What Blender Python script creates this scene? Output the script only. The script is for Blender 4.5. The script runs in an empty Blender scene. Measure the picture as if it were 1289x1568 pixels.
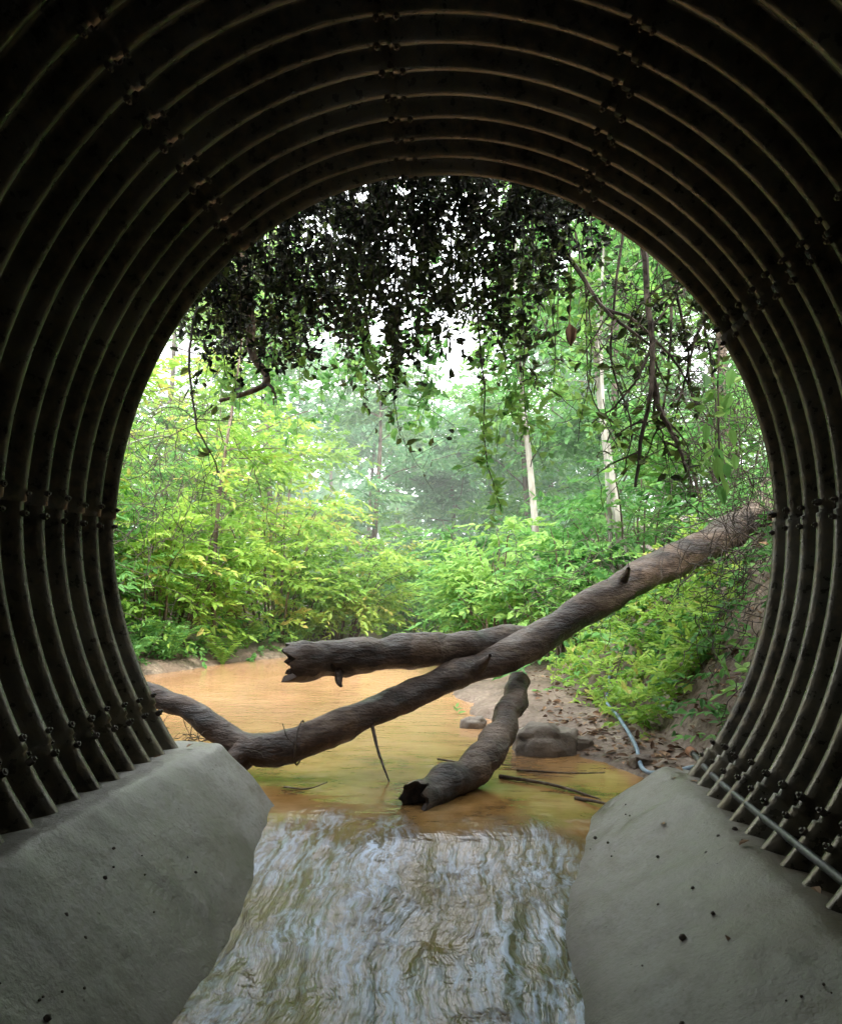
import bpy, math, random
import numpy as np
from mathutils import Vector, noise as mn
rng=np.random.default_rng(7); random.seed(7)
scene=bpy.context.scene
scene.view_settings.view_transform='Standard'; scene.view_settings.look='None'; scene.view_settings.exposure=0

# ---------------------------------------------------------------- helpers
def unit(a): return a/np.maximum(np.linalg.norm(a,axis=-1,keepdims=True),1e-9)
class Builder:
    def __init__(s): s.V=[];s.F=[];s.T=[];s.M=[];s.n=0
    def add(s,v,f,t,m=0):
        v=np.asarray(v,float).reshape(-1,3); f=np.asarray(f,int).reshape(-1,4)
        s.V.append(v); s.F.append(f+s.n); s.n+=len(v)
        s.T.append(np.broadcast_to(np.asarray(t,float),(len(v),)).copy()); s.M.append(np.full(len(f),m))
    def build(s,name,mats,smooth=False,parent=None):
        V=np.concatenate(s.V);F=np.concatenate(s.F);T=np.concatenate(s.T);M=np.concatenate(s.M)
        me=bpy.data.meshes.new(name)
        me.vertices.add(len(V)); me.vertices.foreach_set('co',V.astype(np.float32).ravel())
        me.loops.add(len(F)*4); me.loops.foreach_set('vertex_index',F.astype(np.int32).ravel())
        me.polygons.add(len(F)); me.polygons.foreach_set('loop_start',(np.arange(len(F))*4).astype(np.int32))
        me.update(calc_edges=True)
        me.polygons.foreach_set('material_index',M.astype(np.int32))
        me.polygons.foreach_set('use_smooth',np.full(len(F),smooth))
        a=me.attributes.new('tint','FLOAT','POINT'); a.data.foreach_set('value',T.astype(np.float32))
        me.validate()
        for m in mats: me.materials.append(m)
        ob=bpy.data.objects.new(name,me); scene.collection.objects.link(ob)
        if parent: ob.parent=parent
        return ob

def smoothpath(pts,n):
    pts=np.asarray(pts,float); P=np.vstack([2*pts[0]-pts[1],pts,2*pts[-1]-pts[-2]])
    out=[]; k=len(pts)-1
    for u in np.linspace(0,k-1e-6,n):
        i=int(u); t=u-i; p0,p1,p2,p3=P[i:i+4]
        out.append(.5*((2*p1)+(-p0+p2)*t+(2*p0-5*p1+4*p2-p3)*t*t+(-p0+3*p1-3*p2+p3)*t**3))
    return np.array(out)
def tube(b,path,rad,sides=5,tint=.5,m=0,rough=0.,seed=0):
    path=np.asarray(path,float); n=len(path); rad=np.broadcast_to(np.asarray(rad,float),(n,))
    T=unit(np.gradient(path,axis=0)); ref=np.array([0.13,0.2,1.]) if abs(T[0,2])<.85 else np.array([1.,.2,.1])
    A=unit(np.cross(T,ref)); C=np.cross(T,A)
    th=np.linspace(0,2*np.pi,sides,endpoint=False)
    R=np.repeat(rad[:,None],sides,1)
    if rough>0:
        for i in range(n):
            for j in range(sides):
                p=path[i]+A[i]*math.cos(th[j])*rad[i]+C[i]*math.sin(th[j])*rad[i]
                q=Vector(p)*(1/max(rad.max(),.02))
                R[i,j]*=1+rough*(mn.noise(q*.5+Vector((seed,0,0)))*1.0+.5*mn.noise(q*1.7+Vector((0,seed,0))))
    V=path[:,None,:]+A[:,None,:]*(np.cos(th)[None,:,None]*R[...,None])+C[:,None,:]*(np.sin(th)[None,:,None]*R[...,None])
    i=np.arange(n-1)[:,None]*sides; j=np.arange(sides)[None,:]; j2=(j+1)%sides
    F=np.stack([i+j,i+j2,i+sides+j2,i+sides+j],-1)
    b.add(V,F,tint,m)
    return V
def leaves(b,P,D,N,L,W,t,m=0,fold=.15,droop=.12):
    P=np.asarray(P);n=len(P); D=unit(D); S=unit(np.cross(D,N)); N=unit(np.cross(S,D))
    L=np.broadcast_to(L,(n,))[:,None]; W=np.broadcast_to(W,(n,))[:,None]
    v=np.stack([P, P+D*.3*L+S*W*.5+N*W*fold, P+D*.68*L+S*W*.38+N*(W*fold-L*droop*.4),
                P+D*L-N*L*droop, P+D*.68*L-S*W*.38+N*(W*fold-L*droop*.4), P+D*.3*L-S*W*.5+N*W*fold],1)
    k=np.arange(n)[:,None]*6
    F=np.concatenate([k+np.array([[0,1,2,3]]),k+np.array([[0,3,4,5]])],0)
    b.add(v,F,np.repeat(np.broadcast_to(t,(n,)),6),m)
def sprays(b,C,A,S,nl,L,W,t,m=0,up=1.,jit=.35,droop=.25,tj=.12):
    C=np.asarray(C,float); M=len(C); A=unit(A)
    u=np.tile(np.linspace(.12,1,nl),(M,1))
    upv=np.array([0,0,1.])
    side=unit(np.cross(A,upv+rng.normal(0,.2,(M,3))))
    pos=C[:,None,:]+A[:,None,:]*(u*np.asarray(S)[:,None])[...,None]
    pos[...,2]-=(u**2)*droop*np.asarray(S)[:,None]
    sg=np.where(np.arange(nl)%2==0,1,-1)[None,:,None]
    D=A[:,None,:]*(.35+.7*u[...,None])+side[:,None,:]*sg*(1.05-.6*u[...,None])+rng.normal(0,jit,(M,nl,3)); D[...,2]-=.25
    N=np.broadcast_to(upv*up,(M,nl,3))+rng.normal(0,jit,(M,nl,3))
    Ls=L*rng.uniform(.65,1.2,(M,nl)); tt=np.repeat(np.asarray(t)[:,None],nl,1)+rng.normal(0,tj,(M,nl))
    leaves(b,pos.reshape(-1,3),D.reshape(-1,3),N.reshape(-1,3),Ls.ravel(),(Ls*W).ravel(),np.clip(tt,0,1).ravel(),m)

# ---------------------------------------------------------------- materials
def mat(name):
    m=bpy.data.materials.new(name); m.use_nodes=True; nt=m.node_tree
    return m,nt,nt.nodes['Principled BSDF'],nt.nodes['Material Output']
def nd(nt,t,**k):
    n=nt.nodes.new(t)
    for a,v in k.items(): setattr(n,a,v)
    return n
def ramp(nt,fac,stops):
    r=nd(nt,'ShaderNodeValToRGB'); nt.links.new(fac,r.inputs[0])
    e=r.color_ramp.elements
    while len(e)<len(stops): e.new(.5)
    for i,(p,c) in enumerate(stops): e[i].position=p; e[i].color=(*c,1)
    return r.outputs[0]
def noise(nt,scale,detail=4,vec=None,rough=.55):
    n=nd(nt,'ShaderNodeTexNoise'); n.inputs['Scale'].default_value=scale; n.inputs['Detail'].default_value=detail; n.inputs['Roughness'].default_value=rough
    if vec is not None: nt.links.new(vec,n.inputs['Vector'])
    return n.outputs[0]
def objvec(nt,scale=(1,1,1)):
    tc=nd(nt,'ShaderNodeTexCoord'); mp=nd(nt,'ShaderNodeMapping'); mp.inputs['Scale'].default_value=scale
    nt.links.new(tc.outputs['Object'],mp.inputs[0]); return mp.outputs[0]
def bump(nt,h,strength,dist,bs,prev=None):
    b=nd(nt,'ShaderNodeBump'); b.inputs['Strength'].default_value=strength; b.inputs['Distance'].default_value=dist
    nt.links.new(h,b.inputs['Height']); 
    if prev is not None: nt.links.new(prev,b.inputs['Normal'])
    nt.links.new(b.outputs[0],bs.inputs['Normal']); return b.outputs[0]
def mix(nt,f,a,b):
    m=nd(nt,'ShaderNodeMix',data_type='RGBA')
    if isinstance(f,float): m.inputs[0].default_value=f
    else: nt.links.new(f,m.inputs[0])
    for i,v in ((6,a),(7,b)):
        if isinstance(v,tuple): m.inputs[i].default_value=(*v,1)
        else: nt.links.new(v,m.inputs[i])
    return m.outputs[2]
def maprange(nt,v,a,b_,c,d):
    r=nd(nt,'ShaderNodeMapRange'); 
    for k,q in zip((1,2,3,4),(a,b_,c,d)): r.inputs[k].default_value=q
    nt.links.new(v,r.inputs[0]); return r.outputs[0]
def math_(nt,op,a,b_):
    n=nd(nt,'ShaderNodeMath',operation=op)
    for i,v in ((0,a),(1,b_)):
        if isinstance(v,(int,float)): n.inputs[i].default_value=v
        else: nt.links.new(v,n.inputs[i])
    return n.outputs[0]

def leafmat(name,stops,transl=.4,rough=.5):
    m,nt,bs,out=mat(name)
    at=nd(nt,'ShaderNodeAttribute',attribute_name='tint')
    c=ramp(nt,at.outputs['Fac'],stops)
    nt.links.new(c,bs.inputs['Base Color']); bs.inputs['Roughness'].default_value=rough; bs.inputs['Specular IOR Level'].default_value=.35
    tr=nd(nt,'ShaderNodeBsdfTranslucent'); hs=nd(nt,'ShaderNodeHueSaturation'); hs.inputs['Value'].default_value=1.25; hs.inputs['Hue'].default_value=.49
    nt.links.new(c,hs.inputs['Color']); nt.links.new(hs.outputs[0],tr.inputs[0])
    mx=nd(nt,'ShaderNodeMixShader'); mx.inputs[0].default_value=transl
    nt.links.new(bs.outputs[0],mx.inputs[1]); nt.links.new(tr.outputs[0],mx.inputs[2]); nt.links.new(mx.outputs[0],out.inputs[0])
    return m
M_yel=leafmat('leaf_yellow_green',[(0,(.09,.22,.035)),(.5,(.24,.43,.08)),(.88,(.38,.52,.11)),(1,(.46,.42,.13))],.48)
M_mid=leafmat('leaf_mid_green',[(0,(.04,.13,.035)),(.5,(.13,.33,.09)),(1,(.28,.47,.12))],.45)
M_haze=leafmat('leaf_far_hazed_green',[(0,(.07,.17,.09)),(.5,(.16,.35,.18)),(1,(.3,.48,.2))],.42)  # distance haze painted into the leaf colour: paler, bluer green
M_backlit=leafmat('leaf_backlit_green',[(0,(.010,.012,.009)),(.55,(.022,.034,.013)),(1,(.09,.13,.03))],.3)  # backlit shade of the overhang painted in as near-black leaf colour
M_litter=leafmat('leaf_dead',[(0,(.06,.035,.02)),(.5,(.17,.1,.06)),(1,(.34,.22,.13))],.1,.8)

def bark(name,stops,sc=14,stretch=(1,1,.3),bstr=.7):
    m,nt,bs,out=mat(name); v=objvec(nt,stretch)
    n1=noise(nt,sc,6,v); nt.links.new(ramp(nt,n1,stops),bs.inputs['Base Color'])
    bs.inputs['Roughness'].default_value=.85; bump(nt,noise(nt,sc*2.2,5,v),bstr,.02,bs); return m
M_bark=bark('bark_brown',[(.3,(.05,.035,.025)),(.55,(.13,.095,.07)),(.75,(.28,.23,.18))])
M_pale=bark('bark_pale_lichen',[(.35,(.16,.14,.11)),(.5,(.36,.34,.3)),(.65,(.5,.48,.44))],9)
M_twig=bark('dead_twig',[(.3,(.03,.023,.02)),(.7,(.10,.08,.065))])

# pipe steel
M_pipe,nt,bs,out=mat('corrugated_steel')
v=objvec(nt); n1=noise(nt,2.2,6,v); n2=noise(nt,22,5,v)
c=ramp(nt,n1,[(.3,(.03,.026,.019)),(.5,(.075,.07,.054)),(.7,(.145,.142,.122))])
c=mix(nt,ramp(nt,n2,[(.47,(0,0,0)),(.72,(.6,.6,.6))]),c,(.18,.145,.085))
sx=nd(nt,'ShaderNodeSeparateXYZ'); nt.links.new(v,sx.inputs[0])
sil=math_(nt,'MULTIPLY',maprange(nt,sx.outputs[2],.35,-.6,0,.55),ramp(nt,noise(nt,4,7,objvec(nt,(1,.25,1)),.65),[(.42,(0,0,0)),(.62,(1,1,1))]))
c=mix(nt,sil,c,(.15,.13,.08))
nt.links.new(c,bs.inputs['Base Color']); bs.inputs['Metallic'].default_value=.55
nt.links.new(ramp(nt,n2,[(.3,(.22,.22,.22)),(.7,(.45,.45,.45))]),bs.inputs['Roughness'])
bump(nt,noise(nt,45,5,v),.45,.006,bs)
M_bolt,nt,bs,out=mat('rusty_bolt'); bs.inputs['Base Color'].default_value=(.045,.036,.026,1); bs.inputs['Metallic'].default_value=.4; bs.inputs['Roughness'].default_value=.55
# concrete
M_conc,nt,bs,out=mat('concrete_invert')
v=objvec(nt); n1=noise(nt,2.2,10,v,.68); n2=noise(nt,60,4,v); n3=noise(nt,6,8,objvec(nt,(1,.6,1.6)),.7)
c=ramp(nt,n1,[(.34,(.10,.088,.066)),(.5,(.205,.195,.17)),(.66,(.30,.295,.275))])
c=mix(nt,ramp(nt,n3,[(.50,(0,0,0)),(.66,(.65,.65,.65))]),c,(.11,.09,.062))
c=mix(nt,ramp(nt,n2,[(.35,(.4,.4,.4)),(.5,(0,0,0))]),c,(.12,.108,.085))
vo=nd(nt,'ShaderNodeTexVoronoi'); vo.inputs['Scale'].default_value=17; nt.links.new(v,vo.inputs['Vector'])
c=mix(nt,ramp(nt,vo.outputs['Distance'],[(.05,(1,1,1)),(.09,(0,0,0))]),c,(.08,.065,.05))
sx=nd(nt,'ShaderNodeSeparateXYZ'); nt.links.new(v,sx.inputs[0])
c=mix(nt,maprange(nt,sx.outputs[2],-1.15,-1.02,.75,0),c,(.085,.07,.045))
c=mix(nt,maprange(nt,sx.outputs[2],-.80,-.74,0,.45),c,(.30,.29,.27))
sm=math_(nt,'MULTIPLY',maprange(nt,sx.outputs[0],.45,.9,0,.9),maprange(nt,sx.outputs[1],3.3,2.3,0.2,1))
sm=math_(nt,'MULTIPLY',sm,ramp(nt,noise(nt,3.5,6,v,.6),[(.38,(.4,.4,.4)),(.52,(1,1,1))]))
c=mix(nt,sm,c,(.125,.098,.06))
nt.links.new(c,bs.inputs['Base Color']); nt.links.new(ramp(nt,n1,[(.4,(.33,.33,.33)),(.6,(.6,.6,.6))]),bs.inputs['Roughness'])
bb=bump(nt,n1,.45,.05,bs); bb=bump(nt,n3,.3,.015,bs,bb); bump(nt,n2,.35,.008,bs,bb)
# soil
M_soil,nt,bs,out=mat('muddy_soil')
v=objvec(nt); n1=noise(nt,1.5,8,v,.65); n2=noise(nt,30,5,v)
c=ramp(nt,n1,[(.3,(.09,.065,.045)),(.5,(.2,.15,.115)),(.7,(.34,.28,.22))])
nt.links.new(mix(nt,ramp(nt,n2,[(.4,(.6,.6,.6)),(.6,(0,0,0))]),c,(.1,.07,.05)),bs.inputs['Base Color'])
bs.inputs['Roughness'].default_value=.75; bb=bump(nt,noise(nt,6,6,v),.6,.08,bs); bump(nt,n2,.6,.02,bs,bb)
# water
M_water,nt,bs,out=mat('muddy_water')
v=objvec(nt); sx=nd(nt,'ShaderNodeSeparateXYZ'); nt.links.new(v,sx.inputs[0])
yw=math_(nt,'ADD',sx.outputs[1],math_(nt,'MULTIPLY',math_(nt,'SUBTRACT',noise(nt,3.6,4,objvec(nt,(1,.35,1))),.5),1.5))
rap=maprange(nt,yw,3.85,3.0,0,1); foam_glint_z=maprange(nt,yw,3.55,2.95,.0,1); far=maprange(nt,sx.outputs[1],4.0,6.5,0,1)
near=ramp(nt,noise(nt,2.0,6,v,.62),[(.36,(.085,.048,.018)),(.48,(.25,.135,.045)),(.66,(.38,.23,.105))])  # dark stop paints murky submerged shadows into the pond colour
pond=mix(nt,far,near,ramp(nt,noise(nt,.8,6,objvec(nt,(1,.5,1)),.6),[(.35,(.33,.18,.09)),(.6,(.46,.27,.15))]))
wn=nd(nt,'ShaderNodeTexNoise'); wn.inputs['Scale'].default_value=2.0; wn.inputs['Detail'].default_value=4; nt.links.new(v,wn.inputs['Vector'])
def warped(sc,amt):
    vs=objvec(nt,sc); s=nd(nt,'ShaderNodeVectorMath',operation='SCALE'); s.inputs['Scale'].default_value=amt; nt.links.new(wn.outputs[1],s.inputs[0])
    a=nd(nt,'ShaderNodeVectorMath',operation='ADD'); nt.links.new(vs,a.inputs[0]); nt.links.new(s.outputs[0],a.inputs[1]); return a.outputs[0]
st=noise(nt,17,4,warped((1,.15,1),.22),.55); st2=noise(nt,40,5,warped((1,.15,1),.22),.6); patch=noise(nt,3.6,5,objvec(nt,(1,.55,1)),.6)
foam_glint=math_(nt,'MULTIPLY',ramp(nt,st2,[(.43,(0,0,0)),(.60,(1,1,1))]),ramp(nt,patch,[(.42,(.06,.06,.06)),(.56,(1,1,1))])); foam_glint=math_(nt,'MULTIPLY',foam_glint,foam_glint_z); foam_glint=math_(nt,'MULTIPLY',foam_glint,.9)
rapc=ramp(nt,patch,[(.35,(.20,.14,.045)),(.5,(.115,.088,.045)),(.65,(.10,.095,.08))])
c=mix(nt,rap,pond,rapc); c=mix(nt,foam_glint,c,(.62,.74,.97))  # foam and bluish-white highlights of the rapids, painted as base colour
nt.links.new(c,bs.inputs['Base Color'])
nt.links.new(math_(nt,'ADD',maprange(nt,foam_glint,0,1,.06,.35),maprange(nt,rap,0,1,0,.06)),bs.inputs['Roughness'])
bs.inputs['IOR'].default_value=1.33; bs.inputs['Specular IOR Level'].default_value=.5
wp=noise(nt,6,3,objvec(nt,(.6,1.6,1)))
b1=nd(nt,'ShaderNodeBump'); b1.inputs['Strength'].default_value=.22; b1.inputs['Distance'].default_value=.03; nt.links.new(wp,b1.inputs['Height'])
b2=nd(nt,'ShaderNodeBump'); b2.inputs['Distance'].default_value=.024; nt.links.new(st,b2.inputs['Height']); nt.links.new(b1.outputs[0],b2.inputs['Normal'])
b3=nd(nt,'ShaderNodeBump'); b3.inputs['Distance'].default_value=.008; nt.links.new(st2,b3.inputs['Height']); nt.links.new(b2.outputs[0],b3.inputs['Normal'])
m3=math_(nt,'MULTIPLY',rap,.55); nt.links.new(m3,b2.inputs['Strength']); nt.links.new(m3,b3.inputs['Strength'])
nt.links.new(b3.outputs[0],bs.inputs['Normal'])
# log bark
def logmat(name):
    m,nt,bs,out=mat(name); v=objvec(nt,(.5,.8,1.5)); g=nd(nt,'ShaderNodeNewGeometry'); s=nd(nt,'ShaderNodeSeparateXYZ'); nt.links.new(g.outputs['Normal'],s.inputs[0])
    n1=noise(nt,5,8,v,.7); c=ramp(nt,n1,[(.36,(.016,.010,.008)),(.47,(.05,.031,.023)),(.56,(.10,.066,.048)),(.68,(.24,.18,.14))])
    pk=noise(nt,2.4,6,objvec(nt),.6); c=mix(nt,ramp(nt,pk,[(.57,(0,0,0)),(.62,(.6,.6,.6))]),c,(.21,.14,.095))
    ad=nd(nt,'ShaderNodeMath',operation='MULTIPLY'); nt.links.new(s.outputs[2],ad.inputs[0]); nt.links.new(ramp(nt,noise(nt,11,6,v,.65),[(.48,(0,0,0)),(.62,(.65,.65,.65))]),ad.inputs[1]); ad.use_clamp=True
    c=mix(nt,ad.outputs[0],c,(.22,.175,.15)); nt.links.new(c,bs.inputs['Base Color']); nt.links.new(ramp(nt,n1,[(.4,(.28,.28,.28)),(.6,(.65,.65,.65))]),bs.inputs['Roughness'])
    bb=bump(nt,noise(nt,8,7,v,.7),1.,.06,bs); bump(nt,noise(nt,50,4,v),.7,.012,bs,bb); return m
M_log=logmat('log_bark')
M_rot,nt,bs,out=mat('rotten_wood'); nt.links.new(ramp(nt,noise(nt,25,5,objvec(nt)),[(.3,(.01,.008,.006)),(.7,(.06,.04,.03))]),bs.inputs['Base Color']); bs.inputs['Roughness'].default_value=.95
M_rock,nt,bs,out=mat('rock_grey'); v=objvec(nt); nt.links.new(ramp(nt,noise(nt,7,7,v),[(.3,(.08,.065,.05)),(.7,(.24,.20,.165))]),bs.inputs['Base Color']); bs.inputs['Roughness'].default_value=.8; bump(nt,noise(nt,18,6,v),.7,.03,bs)
def plain(name,col,rough=.5,metal=0.,var=.25):
    m,nt,bs,out=mat(name); c2=tuple(x*(1-var*1.6) for x in col)
    nt.links.new(ramp(nt,noise(nt,18,5,objvec(nt)),[(.35,c2),(.65,col)]),bs.inputs['Base Color']); bs.inputs['Roughness'].default_value=rough; bs.inputs['Metallic'].default_value=metal; return m
M_hose=plain('faded_blue_plastic',(.22,.31,.42),.45)
M_cond=plain('conduit_grey_metal',(.10,.102,.105),.45,.4,.35)
M_rust=plain('rust',(.3,.13,.06),.8)

# ---------------------------------------------------------------- culvert pipe
CX,CZ,RA,RB=-.155,.32,1.54,1.69
PITCH=.1524; YE=3.66; YB=-10.5
SEAMS=sorted([math.radians(a)%(2*math.pi) for a in (-1,30,62,95,128,180,211,-38)])
def plate_off(th):
    th=th%(2*math.pi)
    prev=max([s for s in SEAMS if s<=th],default=SEAMS[-1]-2*math.pi); nxt=min([s for s in SEAMS if s>th],default=SEAMS[0]+2*math.pi)
    return .012*((th-prev)/(nxt-prev))
ths=[]
for i in range(168): ths.append(2*math.pi*i/168)
for s in SEAMS: ths+= [s-.0015,s+.0015]
ths=np.array(sorted(t%(2*math.pi) for t in ths)); offs=np.array([plate_off(t) for t in ths])
ys=np.arange(0,(YE-YB)/PITCH,.1)*(-PITCH)+YE; nY=len(ys)
prof=.030*np.cos(2*np.pi*(YE-ys)/PITCH)
b=Builder()
V=[]
for yi,(yv,pf) in enumerate(zip(ys,prof)):
    rad=1+(pf-offs)/1.58
    dent=np.array([.010*mn.noise(Vector((math.cos(t)*1.6,math.sin(t)*1.6,yv*.7))) for t in ths]) if yv>-2 else 0
    rad=rad+dent
    V.append(np.stack([CX+RA*rad*np.cos(ths),np.full(len(ths),yv)+.006*np.sin(ths*5+1),CZ+RB*rad*np.sin(ths)],-1))
V=np.array(V)
nT=len(ths); i=np.arange(nY-1)[:,None]*nT; j=np.arange(nT)[None,:]; j2=(j+1)%nT
b.add(V,np.stack([i+j,i+nT+j,i+nT+j2,i+j2],-1),.5)
culvert=b.build('corrugated_culvert_pipe',[M_pipe],True)
b=Builder()
def bolt(b,p,n,r,h):
    p=np.array(p);n=unit(np.array(n)); a=unit(np.cross(n,[0.,1,0.])); c=np.cross(n,a); rings=[]
    for (rr,hh) in ((r,-.012),(r,h),(r*.55,h*1.01),(r*.5,h*1.9),(.0005,h*1.95)):
        rings.append([p+n*hh+(a*math.cos(k*math.pi/3)+c*math.sin(k*math.pi/3))*rr for k in range(6)])
    V=np.array(rings); F=[[q*6+k,q*6+(k+1)%6,(q+1)*6+(k+1)%6,(q+1)*6+k] for q in range(4) for k in range(6)]
    b.add(V,F,.5)
k=0
while True:
    y=YE-PITCH*(k*.5)
    if y<-.5: break
    crest=(k%2==1)
    for s in SEAMS:
        for da in ((-.024,.024) if crest else (.0,)):
            t=s+da+random.uniform(-.006,.006); dn=.010*mn.noise(Vector((math.cos(t)*1.6,math.sin(t)*1.6,y*.7)))*1.58; o=(-.030 if crest else .030)-plate_off(t-.01)*.5-.005+dn
            p=(CX+(RA+o)*math.cos(t),y+.006*math.sin(t*5+1)+random.uniform(-.006,.006),CZ+(RB+o)*math.sin(t))
            bolt(b,p,(-math.cos(t)+random.uniform(-.1,.1),random.uniform(-.1,.25),-math.sin(t)),random.uniform(.010,.014),random.uniform(.006,.012))
    k+=1
b.build('seam_bolts',[M_bolt],False,culvert)

# ---------------------------------------------------------------- terrain
WZ=-1.02
_y =[-60,3.4,3.7,4.4,5.3,7.2,9,11.6,14,18,24,40,200]
_xl=[-1.3,-1.3,-1.45,-1.8,-2.5,-3.4,-3.9,-2.7,-1.9,-1.4,-2.5,-9,-40]
_xr=[.7,.7,.82,.92,.55,-.15,-.3,-.3,-.5,-.3,-1.2,-7,-38]
def fbm(x,y,s,o=5): return mn.fractal(Vector((x*s,y*s,3.3)),1.0,2.0,o)
def gz(x,y):
    xl=np.interp(y,_y,_xl)+.25*mn.noise(Vector((0,y*.9,1))); xr=np.interp(y,_y,_xr)+.18*mn.noise(Vector((5,y*1.3,1)))
    if x<xl:
        t=xl-x; z=WZ+.10*min(t/.15,1)+.12*t+ .25*max(0,t-1.0)*.4
        near=max(0,min(1,(6.2-y)/2)); z+=near*1.1*max(0,t-.25)
        z=min(z,2.4+.05*t)
    elif x>xr:
        t=x-xr; st=np.interp(y,[4,6.5,9,14],[1.7,1.1,.45,.22])
        z=WZ+.05*min(t/.15,1)+.1*t+st*max(0,t-np.interp(y,[3.7,4.5,6,9],[.25,.4,.85,1.2])); z=min(z,2.6+.04*t)
    else:
        t=min(x-xl,xr-x); z=WZ-.35*min(1,t/.5)
    z+=.05*fbm(x,y,1.6)+.02*fbm(x,y,7)*(1 if (x<xl or x>xr) else .3)
    if y<3.7 and -2.4<x<2.1: z=-1.75
    return z
def axis(segs):
    a=[]
    for s,e,n in segs: a+=list(np.linspace(s,e,n,endpoint=False))
    a.append(segs[-1][1]); return np.array(a)
gx=axis([(-150,-20,16),(-20,-6,30),(-6,-2.6,50),(-2.6,2.6,150),(2.6,6,40),(6,20,24),(20,150,16)])
gy=axis([(-60,3.3,14),(3.3,3.69,3),(3.69,7,110),(7,12,70),(12,30,50),(30,220,30)])
Z=np.array([[gz(x,y) for x in gx] for y in gy])
X,Y=np.meshgrid(gx,gy); nx=len(gx)
i=np.arange(len(gy)-1)[:,None]*nx; j=np.arange(nx-1)[None,:]
b=Builder(); b.add(np.stack([X,Y,Z],-1),np.stack([i+j,i+j+1,i+nx+j+1,i+nx+j],-1),.5)
b.build('ground',[M_soil],True)
b=Builder(); th=np.linspace(math.radians(-42),math.radians(222),90); ss=np.concatenate([np.linspace(0,1.5,14),np.linspace(1.8,24,34)])
V=[]
for s in ss:
    for t in th:
        x=CX+(RA+.035+s)*math.cos(t); z=CZ+(RB+.035+s)*math.sin(t); nz=.12*fbm(x,z,1.2)*min(1,s*2)
        V.append((x+nz,YE-.015-.55*s+nz,min(z,2.9+.1*fbm(x,s,.6))))
n=len(th); i=np.arange(len(ss)-1)[:,None]*n; j=np.arange(n-1)[None,:]
b.add(V,np.stack([i+j,i+j+1,i+n+j+1,i+n+j],-1),.5); b.build('road_embankment',[M_soil],True)

# ---------------------------------------------------------------- concrete invert
def polyres(pts,n):
    pts=np.asarray(pts,float); d=np.r_[0,np.cumsum(np.linalg.norm(np.diff(pts,axis=0),axis=1))]; u=np.linspace(0,d[-1],n)
    q=np.stack([np.interp(u,d,pts[:,k]) for k in range(2)],1)
    q[1:-1]=.25*q[:-2]+.5*q[1:-1]+.25*q[2:]
    return q
def concrete(name,prof_in,prof_out,y0,y1,seed):
    yy=axis([(y0,1.2,12),(1.2,y1,120)]); b=Builder(); V=[]
    pi=polyres(prof_in,60); po=polyres(prof_out,60)
    rows=[(y,0.) for y in yy]+[(y1+.05*math.sin(a),1-math.cos(a)) for a in np.linspace(.15,math.pi/2,10)]
    for y,dr in rows:
        w=np.clip((y-2.6)/(y1-2.6),0,1)**2; P=pi*(1-w)+po*w
        for (x,z) in P:
            z2=z-dr*(z+1.25); dx=.014*mn.noise(Vector((seed,y*5,z*4)))+.006*mn.noise(Vector((seed,y*19,z*9)))
            V.append((x+dx,y+.05*mn.noise(Vector((x*4,z*4,seed)))*(1 if y>y1-.2 else 0),z2+.008*mn.noise(Vector((x*3,y*2.2,seed)))+.005*mn.noise(Vector((x*14,y*12,seed)))))
    n=60; i=np.arange(len(rows)-1)[:,None]*n; j=np.arange(n-1)[None,:]
    b.add(V,np.stack([i+j,i+j+1,i+n+j+1,i+n+j],-1),.5); return b.build(name,[M_conc],True)
concrete('concrete_invert_lining',[(-1.50,-.73),(-1.24,-.715),(-1.05,-.90),(-.85,-1.10),(-.62,-1.30)],
         [(-1.50,-.73),(-1.18,-.735),(-1.03,-.89),(-.86,-1.09),(-.68,-1.30)],-10.4,3.74,1)
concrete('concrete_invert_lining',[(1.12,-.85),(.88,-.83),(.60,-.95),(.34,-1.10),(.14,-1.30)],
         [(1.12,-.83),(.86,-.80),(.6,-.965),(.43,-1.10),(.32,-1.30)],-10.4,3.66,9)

# ---------------------------------------------------------------- water
gx=axis([(-60,-8,10),(-8,-1.5,80),(-1.5,1.2,200),(1.2,6,30)]); gy=axis([(-12,1,40),(1,4.0,230),(4.0,8,60),(8,30,60),(30,120,20)])
def wz(x,y):
    z=WZ
    if y<4.0:
        yq=y+.25*mn.noise(Vector((x*2.1,0,5)))+.12*math.cos((x+.25)*2.4)-.06
        t=np.clip((3.6-yq)/.9,0,1); t=t*t*(3-2*t); z-=.10*t+.03*max(0,3.2-yq); a=np.clip((3.8-yq)/.9,0,1); a=a*a*(3-2*a)
        xw=x+.22*mn.noise(Vector((x*1.4,y*1.1,2)))+.06*(3.6-y)*math.sin(x*2)
        z+=a*(.024*mn.noise(Vector((xw*2.8,y*1.1,0)))+.018*mn.noise(Vector((xw*6.5,y*1.5,4)))+.007*mn.noise(Vector((xw*16,y*3.0,7)))+.003*mn.noise(Vector((xw*36,y*7,3))))
    else: z+=.002*mn.noise(Vector((x*4,y*5,0)))
    return max(z,-1.27)
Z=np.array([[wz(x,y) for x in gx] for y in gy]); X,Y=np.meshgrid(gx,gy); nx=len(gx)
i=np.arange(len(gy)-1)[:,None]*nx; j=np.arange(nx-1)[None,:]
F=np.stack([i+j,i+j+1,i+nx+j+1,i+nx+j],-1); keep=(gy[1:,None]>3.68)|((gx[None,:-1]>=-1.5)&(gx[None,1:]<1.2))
b=Builder(); b.add(np.stack([X,Y,Z],-1),F[keep],.5); b.build('creek_water',[M_water],True)

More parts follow.
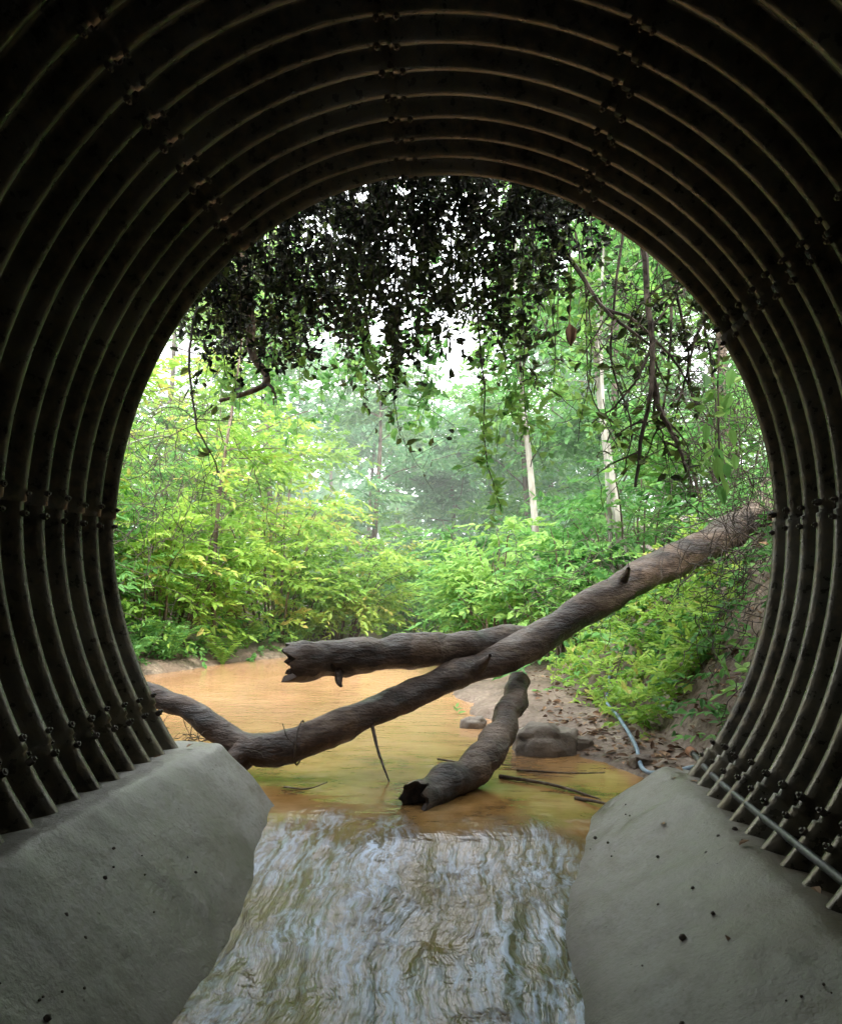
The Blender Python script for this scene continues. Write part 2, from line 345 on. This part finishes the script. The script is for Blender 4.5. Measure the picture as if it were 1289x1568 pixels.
# ---------------------------------------------------------------- logs
def log(name,pts,rads,seed,hollow_start=False,hollow_end=False,extra=(),n=90):
    b=Builder(); sides=28
    P=smoothpath(pts,n); R=np.interp(np.linspace(0,1,n),np.linspace(0,1,len(rads)),rads)
    P=P+np.array([[mn.noise(Vector((i*.11,seed,k)))*.018 for k in range(3)] for i in range(n)])
    V=tube(b,P,R,sides,.5,0,.24,seed)
    def cap(end):
        ring=(V[0] if end==0 else V[-1]); T=unit((P[0]-P[1]) if end==0 else (P[-1]-P[-2])); c=P[0] if end==0 else P[-1]
        jag=np.array([mn.noise(Vector((math.cos(k*.2244)*2.6,math.sin(k*.2244)*2.6,seed)))*.09+.03 for k in range(sides)])[:,None]
        r1=ring+T*jag; r2=c+(ring-c)*.7+T*jag*.8; r3=c+(ring-c)*.6-T*.22; r4=np.repeat((c-T*.24)[None],sides,0)
        VV=np.concatenate([ring,r1,r2,r3,r4]); F=[[q*sides+k,q*sides+(k+1)%sides,(q+1)*sides+(k+1)%sides,(q+1)*sides+k] for q in range(4) for k in range(sides)]
        b.add(VV[:2*sides],F[:sides],.5,0); b.add(VV,F[sides:],.5,1)
    cap(0) if hollow_start else None; cap(1) if hollow_end else None
    for (pp,rr) in extra:
        q=smoothpath(pp,24); tube(b,q,np.interp(np.linspace(0,1,24),np.linspace(0,1,len(rr)),rr),14,.5,0,.2,seed+3)
    return b.build(name,[M_log,M_rot],True)
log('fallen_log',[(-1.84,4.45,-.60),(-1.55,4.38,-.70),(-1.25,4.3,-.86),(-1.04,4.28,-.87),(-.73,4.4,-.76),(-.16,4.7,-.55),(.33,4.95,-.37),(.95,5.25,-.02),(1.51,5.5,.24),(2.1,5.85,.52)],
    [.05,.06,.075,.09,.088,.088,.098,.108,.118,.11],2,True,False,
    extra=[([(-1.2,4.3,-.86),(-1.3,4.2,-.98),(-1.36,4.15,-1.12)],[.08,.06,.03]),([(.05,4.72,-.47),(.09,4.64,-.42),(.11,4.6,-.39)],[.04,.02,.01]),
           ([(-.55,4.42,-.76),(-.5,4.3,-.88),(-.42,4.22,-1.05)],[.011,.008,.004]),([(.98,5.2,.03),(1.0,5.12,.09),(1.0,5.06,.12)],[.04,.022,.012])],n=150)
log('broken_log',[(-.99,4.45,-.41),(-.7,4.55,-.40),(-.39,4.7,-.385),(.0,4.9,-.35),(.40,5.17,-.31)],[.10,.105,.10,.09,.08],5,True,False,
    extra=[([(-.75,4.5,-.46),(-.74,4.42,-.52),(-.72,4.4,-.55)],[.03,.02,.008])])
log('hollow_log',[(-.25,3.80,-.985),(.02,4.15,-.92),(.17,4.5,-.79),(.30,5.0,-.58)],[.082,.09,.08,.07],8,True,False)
b=Builder(); t=np.linspace(0,2*np.pi,20); tube(b,np.stack([-.93+.01*np.sin(t),4.31+.115*np.cos(t),-.84+.115*np.sin(t)],-1),.005,5)
tube(b,smoothpath([(-.93,4.2,-.83),(-.97,4.17,-.78),(-1.0,4.2,-.72)],8),.003,4); b.build('vine_loop',[M_twig],True)
b=Builder()
for pts,r in [([(.15,4.35,-1.01),(.42,4.15,-1.005),(.62,3.95,-1.02)],.012),([(.25,4.5,-1.01),(.5,4.4,-1.0),(.72,4.42,-1.0)],.008),([(-.2,4.75,-1.01),(0,4.6,-1.0),(.25,4.62,-1.01)],.007),
              ([(-.95,4.05,-1.01),(-.82,3.98,-1.0),(-.72,4.0,-.97)],.006),([(.5,3.95,-1.015),(.62,3.8,-1.0),(.66,3.7,-1.0)],.01),([(.1,5.3,-1.0),(.22,5.5,-.9),(.3,5.7,-.72)],.008)]:
    tube(b,smoothpath(pts,12),np.linspace(r,r*.4,12),6)
b.build('drift_sticks',[M_bark],True)

# ---------------------------------------------------------------- rocks, hose, conduit, debris
def rock(name,c,s,seed,m=M_rock):
    b=Builder(); nu,nv=26,16; V=[]
    for a in range(nv+1):
        ph=math.pi*a/nv
        for k in range(nu):
            t=2*math.pi*k/nu; d=Vector((math.sin(ph)*math.cos(t),math.sin(ph)*math.sin(t),math.cos(ph)))
            e=Vector([math.copysign(abs(q)**.6,q) for q in d]); r=1+.35*mn.noise(d*1.3+Vector((seed,0,0)))+.14*mn.noise(d*4+Vector((seed,0,0)))
            V.append((c[0]+e.x*s[0]*r,c[1]+e.y*s[1]*r,c[2]+e.z*s[2]*r))
    F=[[a*nu+k,(a+1)*nu+k,(a+1)*nu+(k+1)%nu,a*nu+(k+1)%nu] for a in range(nv) for k in range(nu)]
    b.add(V,F,.5); b.build(name,[m],True)
rock('rock',(.44,5.05,-.985),(.20,.15,.12),1); rock('rock',(.7,5.1,-.98),(.07,.06,.04),6)
rock('rock',(.95,4.55,-.97),(.06,.05,.04),7); rock('rock',(-1.55,4.05,-.98),(.12,.1,.1),8); rock('rock',(.02,5.9,-1.0),(.09,.08,.05),11)
hp=[(1.15,6.6),(1.02,6.1),(1.0,5.5),(.98,5.05),(.95,4.7),(.92,4.4),(.97,4.15),(1.08,3.98),(1.16,3.85)]
hq=smoothpath([(x,y,0) for x,y in hp],60); hq=np.array([(x,y,gz(x,y)+.035) for x,y,_ in hq]); k5=np.ones(7)/7
hq[:,2]=np.convolve(np.pad(hq[:,2],3,'edge'),k5,'valid')
b=Builder(); tube(b,hq,.012,10); b.build('garden_hose',[M_hose],True)
b=Builder(); cp=smoothpath([(1.02,3.78,-.765),(.99,3.3,-.775),(.98,2.4,-.775),(.98,0,-.78),(.98,-4,-.79)],50); tube(b,cp,.013,12,.5,0); tube(b,np.array([(1.021,3.84,-.764),(1.02,3.77,-.765)]),.022,12,.5,1); b.build('metal_conduit',[M_cond,M_rust],True)
b=Builder()
for q in range(90):
    left=random.random()<.35
    if left: x=random.uniform(-1.15,-.95); z=np.interp(x,[-1.24,-1.05,-.85],[-.715,-.90,-1.10])
    else: x=random.uniform(.45,.95); z=np.interp(x,[.34,.60,.88,1.0],[-1.10,-.95,-.83,-.835])
    y=random.uniform(1.5,3.6); r=random.choice([.002,.003,.003,.004,.005,.008])*random.uniform(.8,1.3)
    p=np.array([(x-r,y,z+r*.2),(x-r*.3,y,z+r*.3),(x+r*.5,y+r*.3,z+r*.3),(x+r*1.1,y,z+r*.2)]); tube(b,p,[r*.3,r,r*.9,r*.2],6,.5)
b.build('scattered_pebbles',[plain('dark_pebble',(.07,.055,.04),.8)],True)
b=Builder(); PP=[(.72,3.1,-.895),(.9,2.7,-.825),(.86,3.5,-.82),(.95,3.45,-.82),(.93,2.3,-.825),(.9,3.62,-.80),(-1.3,3.3,-.71),(-1.27,3.6,-.72),(.66,2.2,-.915),(-1.0,3.1,-.95)]
leaves(b,np.array(PP)+[0,0,.008],rng.normal(0,1,(10,3))*[1,1,.1],np.array([0,0,1.])+rng.normal(0,.15,(10,3)),rng.uniform(.03,.06,10),rng.uniform(.015,.03,10),rng.uniform(.5,1,10)); b.build('fallen_leaves',[M_litter])

# ---------------------------------------------------------------- vegetation generators
def rdir(n,up=0.): d=rng.normal(0,1,(n,3)); d[:,2]=d[:,2]*.6+up; return unit(d)
def tree(name,x,y,h,cr,base,nspr,nl,L,mleaf,mbark=M_bark,r0=.09,lean=(0,0),W=.45,tb=.5,droop=.25,low=.35):
    z0=gz(x,y)-.1; b=Builder()
    ht=np.linspace(0,1,14); path=np.stack([x+lean[0]*h*ht+.05*h*.3*np.sin(ht*5+x),y+lean[1]*h*ht+.04*h*.3*np.sin(ht*4+y),z0+h*ht],-1)
    tube(b,path,r0*(1-.8*ht)+.004,8,.5,1)
    pts=[];dirs=[]; nlimb=max(8,int(nspr/28))
    for q in range(nlimb):
        u=rng.uniform(low,.97); p0=np.array([np.interp(u,ht,path[:,c]) for c in range(3)]); a=rng.uniform(0,2*np.pi)
        env=math.sin(math.pi*min(1,max(.0,(u-low)/(1.02-low))*.75+.22))
        Lm=cr*env*rng.uniform(.6,1.15)+.2; d=np.array([math.cos(a),math.sin(a),rng.uniform(.0,.8)])
        t=np.linspace(0,1,7)[:,None]; lp=p0+d*t*Lm+np.array([0,0,-1])*t**2*Lm*.25+np.cumsum(rng.normal(0,.03*Lm,(7,3)),0)
        tube(b,lp,np.linspace(r0*.32*(1-u*.5),.006,7),5,.5,1)
        for c in range(max(1,nspr//nlimb)):
            w=rng.uniform(.2,1.0); k=min(5,int(w*6)); p=lp[k]*(1-(w*6-k))+lp[k+1]*(w*6-k)
            pts.append(p+rng.normal(0,.09*cr,3)); dd=rng.normal(0,1,3); dd[2]=dd[2]*.35; dirs.append(unit(dd)+unit(d)*.6)
    pts=np.array(pts);dirs=np.array(dirs)
    cl=np.array([mn.noise(Vector(p)*(1.6/max(cr,.5))) for p in pts])
    sprays(b,pts,dirs,rng.uniform(.5,1.,len(pts))*L*nl*.42,nl,L,W,np.clip(tb+cl*.6+rng.normal(0,.07,len(pts)),0,1),0,droop=droop)
    return b.build(name,[mleaf,mbark],False)
def shrub(name,x,y,h,w,nst,nspr,nl,L,mleaf,mb=M_bark,W=.45,tb=.5,z0=None):
    b=Builder(); z0=gz(x,y)-.05 if z0 is None else z0; pts=[];dirs=[]
    for q in range(nst):
        a=rng.uniform(0,2*np.pi); R=w*math.sqrt(rng.uniform(.02,1)); hh=h*rng.uniform(.5,1.2)*(1-.35*(R/w)**2)
        p0=np.array([x+.3*R*math.cos(a),y+.3*R*math.sin(a),z0]); p1=np.array([x+.7*R*math.cos(a),y+.7*R*math.sin(a),z0+hh*.75]); p2=np.array([x+1.15*R*math.cos(a),y+1.15*R*math.sin(a),z0+hh])
        sp=smoothpath([p0,p1,p2],9); sp[1:]+=np.cumsum(rng.normal(0,.02,(8,3)),0); tube(b,sp,np.linspace(.016,.004,9),4,.5,1)
        for c in range(nspr//nst):
            u=rng.uniform(.15,1)*7.99; k=int(u); p=sp[k]*(1-u+k)+sp[k+1]*(u-k); pts.append(p); aa=a+rng.normal(0,1.1); dirs.append((math.cos(aa),math.sin(aa),rng.uniform(-.2,.6)))
    pts=np.array(pts); cl=np.array([mn.noise(Vector(p)*1.4) for p in pts])
    sprays(b,pts,np.array(dirs),rng.uniform(.5,1.1,len(pts))*L*nl*.42,nl,L,W,np.clip(tb+cl*.7+rng.normal(0,.08,len(pts)),0,1),0)
    return b.build(name,[mleaf,mb],False)

for (x,y,h,w,tb,m) in [(-4.2,10.2,2.4,1.3,.5,M_yel),(-3.1,12.4,2.8,1.5,.6,M_yel),(-2.3,13.6,2.0,1.3,.5,M_yel),(-5.3,9.2,2.4,1.2,.5,M_mid),(-1.3,16.5,2.4,1.4,.45,M_mid),
                     (-4.6,13.5,3.8,1.8,.5,M_yel),(-6.2,12,3.6,1.7,.5,M_mid),(-.9,19.5,2.8,1.6,.5,M_haze),(.9,14.5,2.1,1.1,.5,M_mid),(1.9,12.5,2.0,1.0,.5,M_mid)]:
    shrub('shrub',x,y,h,w,26,400,16,.125,m,tb=tb)
for (x,y,h,w,tb,m) in [(.35,9.6,1.7,.6,.7,M_mid),(1.0,8.6,1.5,.6,.7,M_mid),(1.9,9.3,1.9,.8,.5,M_mid),(2.6,8.0,1.8,.8,.5,M_mid),(.15,11.6,1.9,.8,.55,M_mid)]:
    shrub('shrub',x,y,h,w,16,200,13,.12,m,tb=tb)
T=[(-6.8,15,8,2.3,M_yel,.5),(-4.4,17,8.5,2.4,M_yel,.5),(-2.4,20,6.6,2.2,M_haze,.6),(-8,20,10,3,M_mid,.6),(-5.8,23,10,3,M_haze,.6),(-.6,24,6.4,2.0,M_haze,.5),
   (1.4,19,7.2,2.0,M_mid,.55),(3.0,16,7.5,2.2,M_mid,.55),(4.6,19,9,2.6,M_mid,.5),(2.6,24,8.5,2.6,M_haze,.55),(6.5,15,8,2.4,M_mid,.4),(-3.5,28,8.4,2.8,M_haze,.6),(.8,30,8,2.6,M_haze,.55),(4.5,29,10,3,M_haze,.5)]
for (x,y,h,cr,m,tb) in T: tree('broadleaf_tree',x,y,h,cr,0,460,14,.2 if y<22 else .26,m,tb=tb,r0=.1,low=.12)
tree('pale_trunk_tree',.78,10.2,6.2,1.1,0,170,13,.13,M_mid,M_pale,.055,(-.012,0),low=.6,tb=.6)
tree('pale_trunk_tree',1.85,9.8,6.2,1.2,0,180,13,.13,M_mid,M_pale,.065,(-.05,0),low=.6,tb=.5)
tree('pale_trunk_tree',2.3,12.2,7.0,1.2,0,200,13,.13,M_mid,M_pale,.06,(-.04,0),low=.45,tb=.6)
tree('pale_trunk_tree',-4.7,9.0,4.2,1.0,0,120,13,.13,M_yel,M_pale,.04,(.03,0),low=.5,tb=.6)
tree('pale_trunk_tree',1.5,9.0,5.6,.9,0,100,13,.12,M_mid,M_pale,.03,(.03,0),low=.5,tb=.6)
tree('pale_trunk_tree',-3.5,10.6,5.0,.9,0,110,13,.12,M_yel,M_bark,.035,(.05,0),low=.45,tb=.6)
tree('pale_trunk_tree',3.1,9.0,6,1.6,0,260,13,.13,M_mid,M_bark,.08,(-.06,0),low=.3,tb=.4)
b=Builder(); n=3200
px=rng.uniform(-38,38,n); py=rng.uniform(34,52,n); hm=np.array([8+3.5*mn.noise(Vector((x*.13,0,9)))+2.*mn.noise(Vector((x*.5,3,0))) for x in px]); pz=-1+rng.uniform(0,1,n)**.8*hm
sprays(b,np.stack([px,py,pz],-1),rdir(n),rng.uniform(1.6,3,n),14,.6,.5,np.clip(.5+.5*np.array([mn.noise(Vector((a*.4,c*.4,d*.4))) for a,c,d in zip(px,py,pz)]),0,1),0)
for x in np.linspace(-36,36,30): 
    x=x+rng.normal(0,.6); tube(b,[(x,36,-2),(x+.2,36,3),(x+.1,36,7)],[.18,.13,.04],6,.5,1)
b.build('distant_forest',[M_haze,M_bark])
b=Builder(); P=[]
while len(P)<1500:
    x=rng.uniform(-9,7); y=rng.uniform(6.2,22); xl=np.interp(y,_y,_xl);xr=np.interp(y,_y,_xr)
    if xl-.35<x<xr+ (.5 if y<12 else .2): continue
    P.append((x,y,gz(x,y)+rng.uniform(0,.35)))
P=np.array(P); sprays(b,P,rdir(len(P),.5),rng.uniform(.3,.7,len(P)),11,.12,.5,np.clip(.5+rng.normal(0,.2,len(P)),0,1),0); b.build('bank_undergrowth',[M_mid])
b=Builder(); P=[]
for q in range(640):
    y=rng.uniform(5.1,7.6); x=rng.uniform(np.interp(y,[5.1,7.6],[1.02,.75]),np.interp(y,[5.1,7.6],[1.7,2.1])); P.append((x,y,gz(x,y)+abs(rng.normal(0,.13))))
P=np.array(P); sprays(b,P,rdir(len(P),.7),rng.uniform(.1,.22,len(P)),9,.06,.6,np.clip(.6+rng.normal(0,.15,len(P)),0,.86),0); b.build('low_leafy_plants',[M_yel])
b=Builder(); P=[]
for q in range(60):
    a=rng.normal(0,1,2); x=-.22+a[0]*.09; y=6.2+a[1]*.15; P.append((x+.05,y,gz(x,y)+rng.uniform(0,.1)))
P=np.array(P); sprays(b,P,rdir(len(P),.7),rng.uniform(.08,.16,len(P)),7,.06,.5,np.full(len(P),.5),0); b.build('low_leafy_plants',[M_mid])
def fern(x,y,nf,L,tb,m=M_yel):
    b=Builder(); z=gz(x,y)
    for q in range(nf):
        a=2*np.pi*q/nf+rng.normal(0,.3); l=L*rng.uniform(.6,1.15); t=np.linspace(0,1,22)
        c=np.stack([x+math.cos(a)*l*.75*t,y+math.sin(a)*l*.75*t,z+l*(1.7*t-1.05*t*t)],-1); tube(b,c[::3],np.linspace(.006,.002,len(c[::3])),4,.3,0)
        T=unit(np.gradient(c,axis=0)); S=unit(np.cross(T,[0,0,1.])); Nn=np.cross(S,T); wl=l*.2*np.sin(np.pi*np.clip(t*.88+.14,0,1))
        for sg in (1,-1): leaves(b,c[2:],(S*sg+T*.5)[2:]-np.array([0,0,.25]),Nn[2:]+rng.normal(0,.25,(20,3)),wl[2:]*rng.uniform(.8,1.1,20),np.maximum(wl[2:]*.13,.008),np.clip(tb+rng.normal(0,.18,20),0,1))
    b.build('fern',[m])
for (x,y,L) in [(-3.95,8.9,.6),(-3.7,9.6,.6),(-4.3,8.3,.65),(-3.3,10.4,.6),(-4.1,9.5,.65),(-4.7,9.0,.65),(-3.8,8.2,.45),(-3.2,11.2,.6),(-2.7,12.4,.6),(1.35,6.2,.35),(1.6,6.8,.4)]: fern(x,y,11,L,rng.uniform(.35,.6),M_yel if rng.random()<.5 else M_mid)
b=Builder(); P=[]
for q in range(260):
    y=rng.uniform(8,12.5); x=np.interp(y,_y,_xl)-.05-abs(rng.normal(0,.35)); P.append((x,y,gz(x,y)+abs(rng.normal(0,.15))))
P=np.array(P); sprays(b,P,rdir(len(P),.6),rng.uniform(.15,.35,len(P)),10,.08,.5,np.clip(.5+rng.normal(0,.2,len(P)),0,1),0); b.build('low_leafy_plants',[M_mid])
b=Builder(); n=1900; P=[]
while len(P)<n:
    y=3.75+rng.exponential(1.6); x=rng.uniform(.5,2.2) if rng.random()<.72 else rng.uniform(-3,-1.4)
    if y>9: continue
    z=gz(x,y)
    if z<WZ+.01: continue
    P.append((x,y,z+.012))
P=np.array(P); D=rdir(n); D[:,2]*=.3; N=np.array([0,0,1.])+rng.normal(0,.35,(n,3)); L=rng.uniform(.03,.075,n); leaves(b,P,D,N,L,L*.5,rng.uniform(0,1,n)); b.build('leaf_litter',[M_litter])

# ---------------------------------------------------------------- overhanging vegetation at the outlet
def vine(b,pts,r0,r1,nl,L,tb,mleaf=0,mst=1,W=.5,n=24,ts=.2):
    p=smoothpath(pts,n); p+=np.cumsum(rng.normal(0,.004,(n,3)),0); tube(b,p,np.linspace(r0,r1,n),5,.5,mst)
    if nl:
        u=rng.uniform(.1,1,nl)*(n-1.001); k=u.astype(int); f=(u-k)[:,None]; q=p[k]*(1-f)+p[k+1]*f
        D=rng.normal(0,1,(nl,3)); D[:,2]=D[:,2]*.7-.25; N=rng.normal(0,1,(nl,3)); N[:,1]-=.4; Ls=L*rng.uniform(.5,1.3,nl); q=q+rng.normal(0,.012,(nl,3)); leaves(b,q,D,N,Ls,Ls*W,np.clip(tb+rng.normal(0,ts,nl),0,1),mleaf)
    return p
lowx=[-1.6,-1.3,-1.05,-.8,-.5,-.25,0,.25,.5,.8,1.1,1.35]; lowz=[1.3,1.35,1.32,1.32,1.08,1.2,1.18,1.05,1.5,1.85,1.75,1.4]
b=Builder()
def arch(x): return CZ+RB*math.sqrt(max(0,1-((x-CX)/RA)**2))
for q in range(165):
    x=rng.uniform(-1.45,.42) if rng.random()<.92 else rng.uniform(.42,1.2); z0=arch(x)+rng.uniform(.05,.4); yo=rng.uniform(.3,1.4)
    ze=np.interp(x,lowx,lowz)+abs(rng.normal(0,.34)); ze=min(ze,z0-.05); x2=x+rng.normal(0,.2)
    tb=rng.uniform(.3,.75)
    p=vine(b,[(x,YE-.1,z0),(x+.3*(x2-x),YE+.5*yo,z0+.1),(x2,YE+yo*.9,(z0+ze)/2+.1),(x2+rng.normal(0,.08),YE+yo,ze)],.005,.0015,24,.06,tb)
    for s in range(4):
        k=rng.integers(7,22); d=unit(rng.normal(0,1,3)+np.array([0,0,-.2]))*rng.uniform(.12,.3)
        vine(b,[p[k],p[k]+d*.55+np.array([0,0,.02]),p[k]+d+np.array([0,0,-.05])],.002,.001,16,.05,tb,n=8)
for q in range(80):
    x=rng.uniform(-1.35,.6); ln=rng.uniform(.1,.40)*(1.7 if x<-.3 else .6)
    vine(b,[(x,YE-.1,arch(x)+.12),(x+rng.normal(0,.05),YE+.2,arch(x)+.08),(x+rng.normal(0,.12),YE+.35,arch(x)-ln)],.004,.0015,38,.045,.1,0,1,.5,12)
b.build('overhanging_vines',[M_backlit,M_twig])
b=Builder()
for q in range(44):
    x=rng.choice([rng.uniform(-1.5,-.2),rng.uniform(.2,1.6)]); y=rng.uniform(4.8,6.2); ze=np.interp(x*.8,lowx,lowz)*1.12+rng.uniform(-.3,.5); z0=3.0
    p=vine(b,[(x,YE+.2,z0),(x*1.03,y-.3,z0-.1),(x*1.06,y,ze+.4),(x*1.07+rng.normal(0,.1),y,ze)],.005,.0015,30,.08,.5,0,1)
    for s in range(3):
        k=rng.integers(10,22); d=unit(rng.normal(0,1,3)+np.array([0,0,-.2]))*rng.uniform(.15,.35); vine(b,[p[k],p[k]+d*.55,p[k]+d+np.array([0,0,-.05])],.002,.001,12,.075,.5,n=8)
b.build('leafy_creeper',[M_mid,M_twig])
for pts,r,nl in [([(.93,4.2,2.1),(.97,4.3,1.76),(1.0,4.3,1.22),(.94,4.3,.85),(.91,4.3,.55)],.022,10),([(1.0,4.3,1.22),(1.05,4.32,1.0),(1.14,4.35,.8),(1.2,4.35,.62)],.020,8),
              ([(.45,4.2,2.0),(.56,4.3,1.83),(.75,4.3,1.54),(.98,4.32,1.34)],.018,6),([(.03,4.4,1.9),(.075,4.5,1.27),(.09,4.5,.75),(.18,4.5,.43)],.006,90),([(.2,4.5,1.9),(.22,4.6,1.3),(.26,4.6,.95)],.005,50),
              ([(1.25,4.2,1.6),(1.33,4.25,1.1),(1.36,4.25,.7)],.009,22),([(-1.5,4.2,1.8),(-1.59,4.3,1.4),(-1.54,4.3,1.0),(-1.42,4.3,.66)],.010,5),([(-.45,4.6,1.7),(-.42,4.6,1.0),(-.2,4.6,.6)],.003,4),
              ([(.7,4.5,1.9),(.72,4.6,1.2),(.86,4.6,.8)],.007,22),([(1.15,4.4,1.6),(1.1,4.4,1.0),(1.0,4.4,.7)],.009,16),([(.4,4.3,1.9),(.5,4.5,1.4),(.44,4.5,1.0)],.004,26),
              ([(.85,4.2,2.0),(.8,4.4,1.3),(.9,4.4,.9),(.84,4.4,.6)],.009,14),([(1.1,4.2,1.8),(1.22,4.4,1.3),(1.16,4.4,.95)],.011,10),([(.6,4.3,2.0),(.68,4.4,1.4),(.6,4.4,.85)],.006,40),([(1.3,4.3,1.5),(1.2,4.4,1.2),(1.32,4.4,.9)],.010,12),
              ([(.75,4.3,1.54),(.9,4.35,1.5),(1.15,4.4,1.25),(1.28,4.4,1.0)],.012,8),([(1.0,4.3,1.3),(.88,4.35,1.1),(.72,4.4,.98)],.010,6),([(.3,4.3,1.9),(.32,4.5,1.3),(.38,4.5,.8)],.005,50),([(1.02,4.3,1.2),(1.02,4.35,.95),(1.08,4.4,.72)],.010,4),
              ([(-.9,4.3,1.9),(-1.0,4.4,1.5),(-.9,4.4,1.2)],.005,30),([(-1.4,4.3,1.7),(-1.42,4.4,1.3),(-1.35,4.4,1.0)],.005,18),([(-.62,4.4,1.9),(-.6,4.5,1.4),(-.52,4.5,1.1)],.005,40)]:
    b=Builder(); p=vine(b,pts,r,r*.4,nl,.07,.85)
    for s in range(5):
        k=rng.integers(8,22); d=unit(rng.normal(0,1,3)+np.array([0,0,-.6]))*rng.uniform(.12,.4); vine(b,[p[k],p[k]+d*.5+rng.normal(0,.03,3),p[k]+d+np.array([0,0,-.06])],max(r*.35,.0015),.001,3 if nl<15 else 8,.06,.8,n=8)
    b.build('hanging_vine',[M_backlit if nl<15 else M_mid,M_twig])
b=Builder(); P=[];D=[]
for q in range(20): P.append((rng.normal(1.30,.05),4.15+rng.normal(0,.05),rng.uniform(.5,1.15)));D.append((rng.normal(0,.4),rng.normal(0,.3),-1))
leaves(b,np.array(P),np.array(D),np.array([[0,-1.,.3]])+rng.normal(0,.4,(20,3)),rng.uniform(.08,.14,20),rng.uniform(.035,.06,20),rng.uniform(.4,.9,20)); tube(b,[(1.33,4.1,1.5),(1.31,4.15,1.1),(1.30,4.15,.55)],.005,5,.3,1); b.build('broad_leaf_climber',[M_mid,M_twig])
b=Builder(); leaves(b,np.array([(.56,4.3,1.47),(.57,4.3,1.46)]),np.array([(0.1,0,-1.),(-.1,0,-1)]),np.array([(.3,-1,0.),(-.5,-1,0)]),np.array([.13,.12]),np.array([.07,.06]),np.array([.3,.2])); tube(b,[(.55,4.3,1.83),(.565,4.3,1.6),(.56,4.3,1.46)],.002,4); b.build('dead_leaf',[M_litter])
b=Builder(); p=smoothpath([(-1.35,4.4,2.0),(-1.31,4.5,1.61),(-1.29,4.5,1.39),(-1.2,4.5,1.24),(-1.27,4.5,1.17),(-1.5,4.55,1.12)],40); tube(b,p,np.linspace(.035,.012,40),9,.5,0,.25,4)
vine(b,[(-1.21,4.5,1.25),(-1.17,4.5,1.15),(-1.2,4.5,1.08)],.012,.004,0,.05,.5,0,0); b.build('crooked_branch',[M_bark],True)
def tangle(c,s,n,L,r=.003):
    b=Builder()
    for q in range(n):
        p=np.array(c)+rng.normal(0,1,3)*np.array(s); d=unit(rng.normal(0,1,3)+np.array([0,0,-.4])); P=p+np.cumsum(np.vstack([np.zeros(3),d*L/8+rng.normal(0,L*.035,(7,3))]),0)
        tube(b,P,np.linspace(r,r*.4,8),4)
    b.build('dead_twig_tangle',[M_twig],True)
tangle((1.65,5.0,.95),(.22,.4,.45),380,.55); tangle((1.5,4.5,.1),(.15,.3,.3),150,.45); tangle((-2.3,5.6,.9),(.3,.5,.4),210,.6); tangle((1.1,4.6,1.55),(.3,.3,.3),210,.45,.0035)
tangle((-1.6,4.2,-.85),(.12,.2,.06),40,.25); tangle((1.1,6.8,.0),(.5,.6,.3),110,.7)
b=Builder(); P=[];
for q in range(520):
    y=rng.uniform(3.9,7.5); x=rng.uniform(1.3,2.6); P.append((x,y,gz(x,y)+abs(rng.normal(0,.1))))
P=np.array(P); sprays(b,P,rdir(len(P),.2),rng.uniform(.15,.35,len(P)),10,.07,.5,np.clip(.35+rng.normal(0,.2,len(P)),0,1),0); b.build('creeper_on_bank',[M_mid])
b=Builder(); P=[]
for q in range(300):
    y=rng.uniform(4.2,8); x=rng.uniform(-4.6,-2.9); 
    if x>np.interp(y,_y,_xl)-.2: continue
    P.append((x,y,gz(x,y)+abs(rng.normal(0,.25))))
P=np.array(P); sprays(b,P,rdir(len(P),.3),rng.uniform(.15,.35,len(P)),10,.08,.5,np.clip(.5+rng.normal(0,.2,len(P)),0,1),0); b.build('creeper_on_bank',[M_mid])

# ---------------------------------------------------------------- humid haze hanging among the trees
bpy.ops.mesh.primitive_cube_add(size=1,location=(0,50,8)); mist=bpy.context.object; mist.name='morning_mist'; mist.scale=(120,80,19)
mm=bpy.data.materials.new('mist'); mm.use_nodes=True; nt=mm.node_tree; nt.nodes.clear(); o=nd(nt,'ShaderNodeOutputMaterial'); vs=nd(nt,'ShaderNodeVolumeScatter'); vs.inputs['Color'].default_value=(.96,1,.95,1); vs.inputs['Density'].default_value=.014; vs.inputs['Anisotropy'].default_value=.2
nt.links.new(vs.outputs[0],o.inputs['Volume']); mist.data.materials.append(mm)

# ---------------------------------------------------------------- light, sky, camera
EL,AZ=math.radians(52),math.radians(162)
w=bpy.data.worlds.new('World'); scene.world=w; w.use_nodes=True; nt=w.node_tree; bg=nt.nodes['Background']
sky=nd(nt,'ShaderNodeTexSky',sky_type='NISHITA'); sky.sun_disc=False; sky.sun_elevation=EL; sky.sun_rotation=AZ; sky.dust_density=6; sky.air_density=1; sky.ozone_density=.6
hz=nd(nt,'ShaderNodeMix',data_type='RGBA',blend_type='ADD'); hz.inputs[0].default_value=1.; hz.inputs[7].default_value=(33,34,34.5,1)
nt.links.new(sky.outputs[0],hz.inputs[6]); nt.links.new(hz.outputs[2],bg.inputs[0]); bg.inputs[1].default_value=.15
sd=bpy.data.lights.new('sun','SUN'); sd.energy=5; sd.angle=math.radians(3); sd.color=(1,.93,.8); so=bpy.data.objects.new('sun',sd); scene.collection.objects.link(so)
so.rotation_euler=(math.pi/2-EL,0,math.pi-AZ)
cd=bpy.data.cameras.new('camera'); cd.sensor_fit='VERTICAL'; cd.sensor_height=24; cd.lens=24*1200/1568; cd.clip_start=.05; cd.clip_end=600
co=bpy.data.objects.new('camera',cd); scene.collection.objects.link(co); co.location=(0,0,0); co.rotation_euler=(math.radians(95.5),0,math.radians(3.6)); scene.camera=co
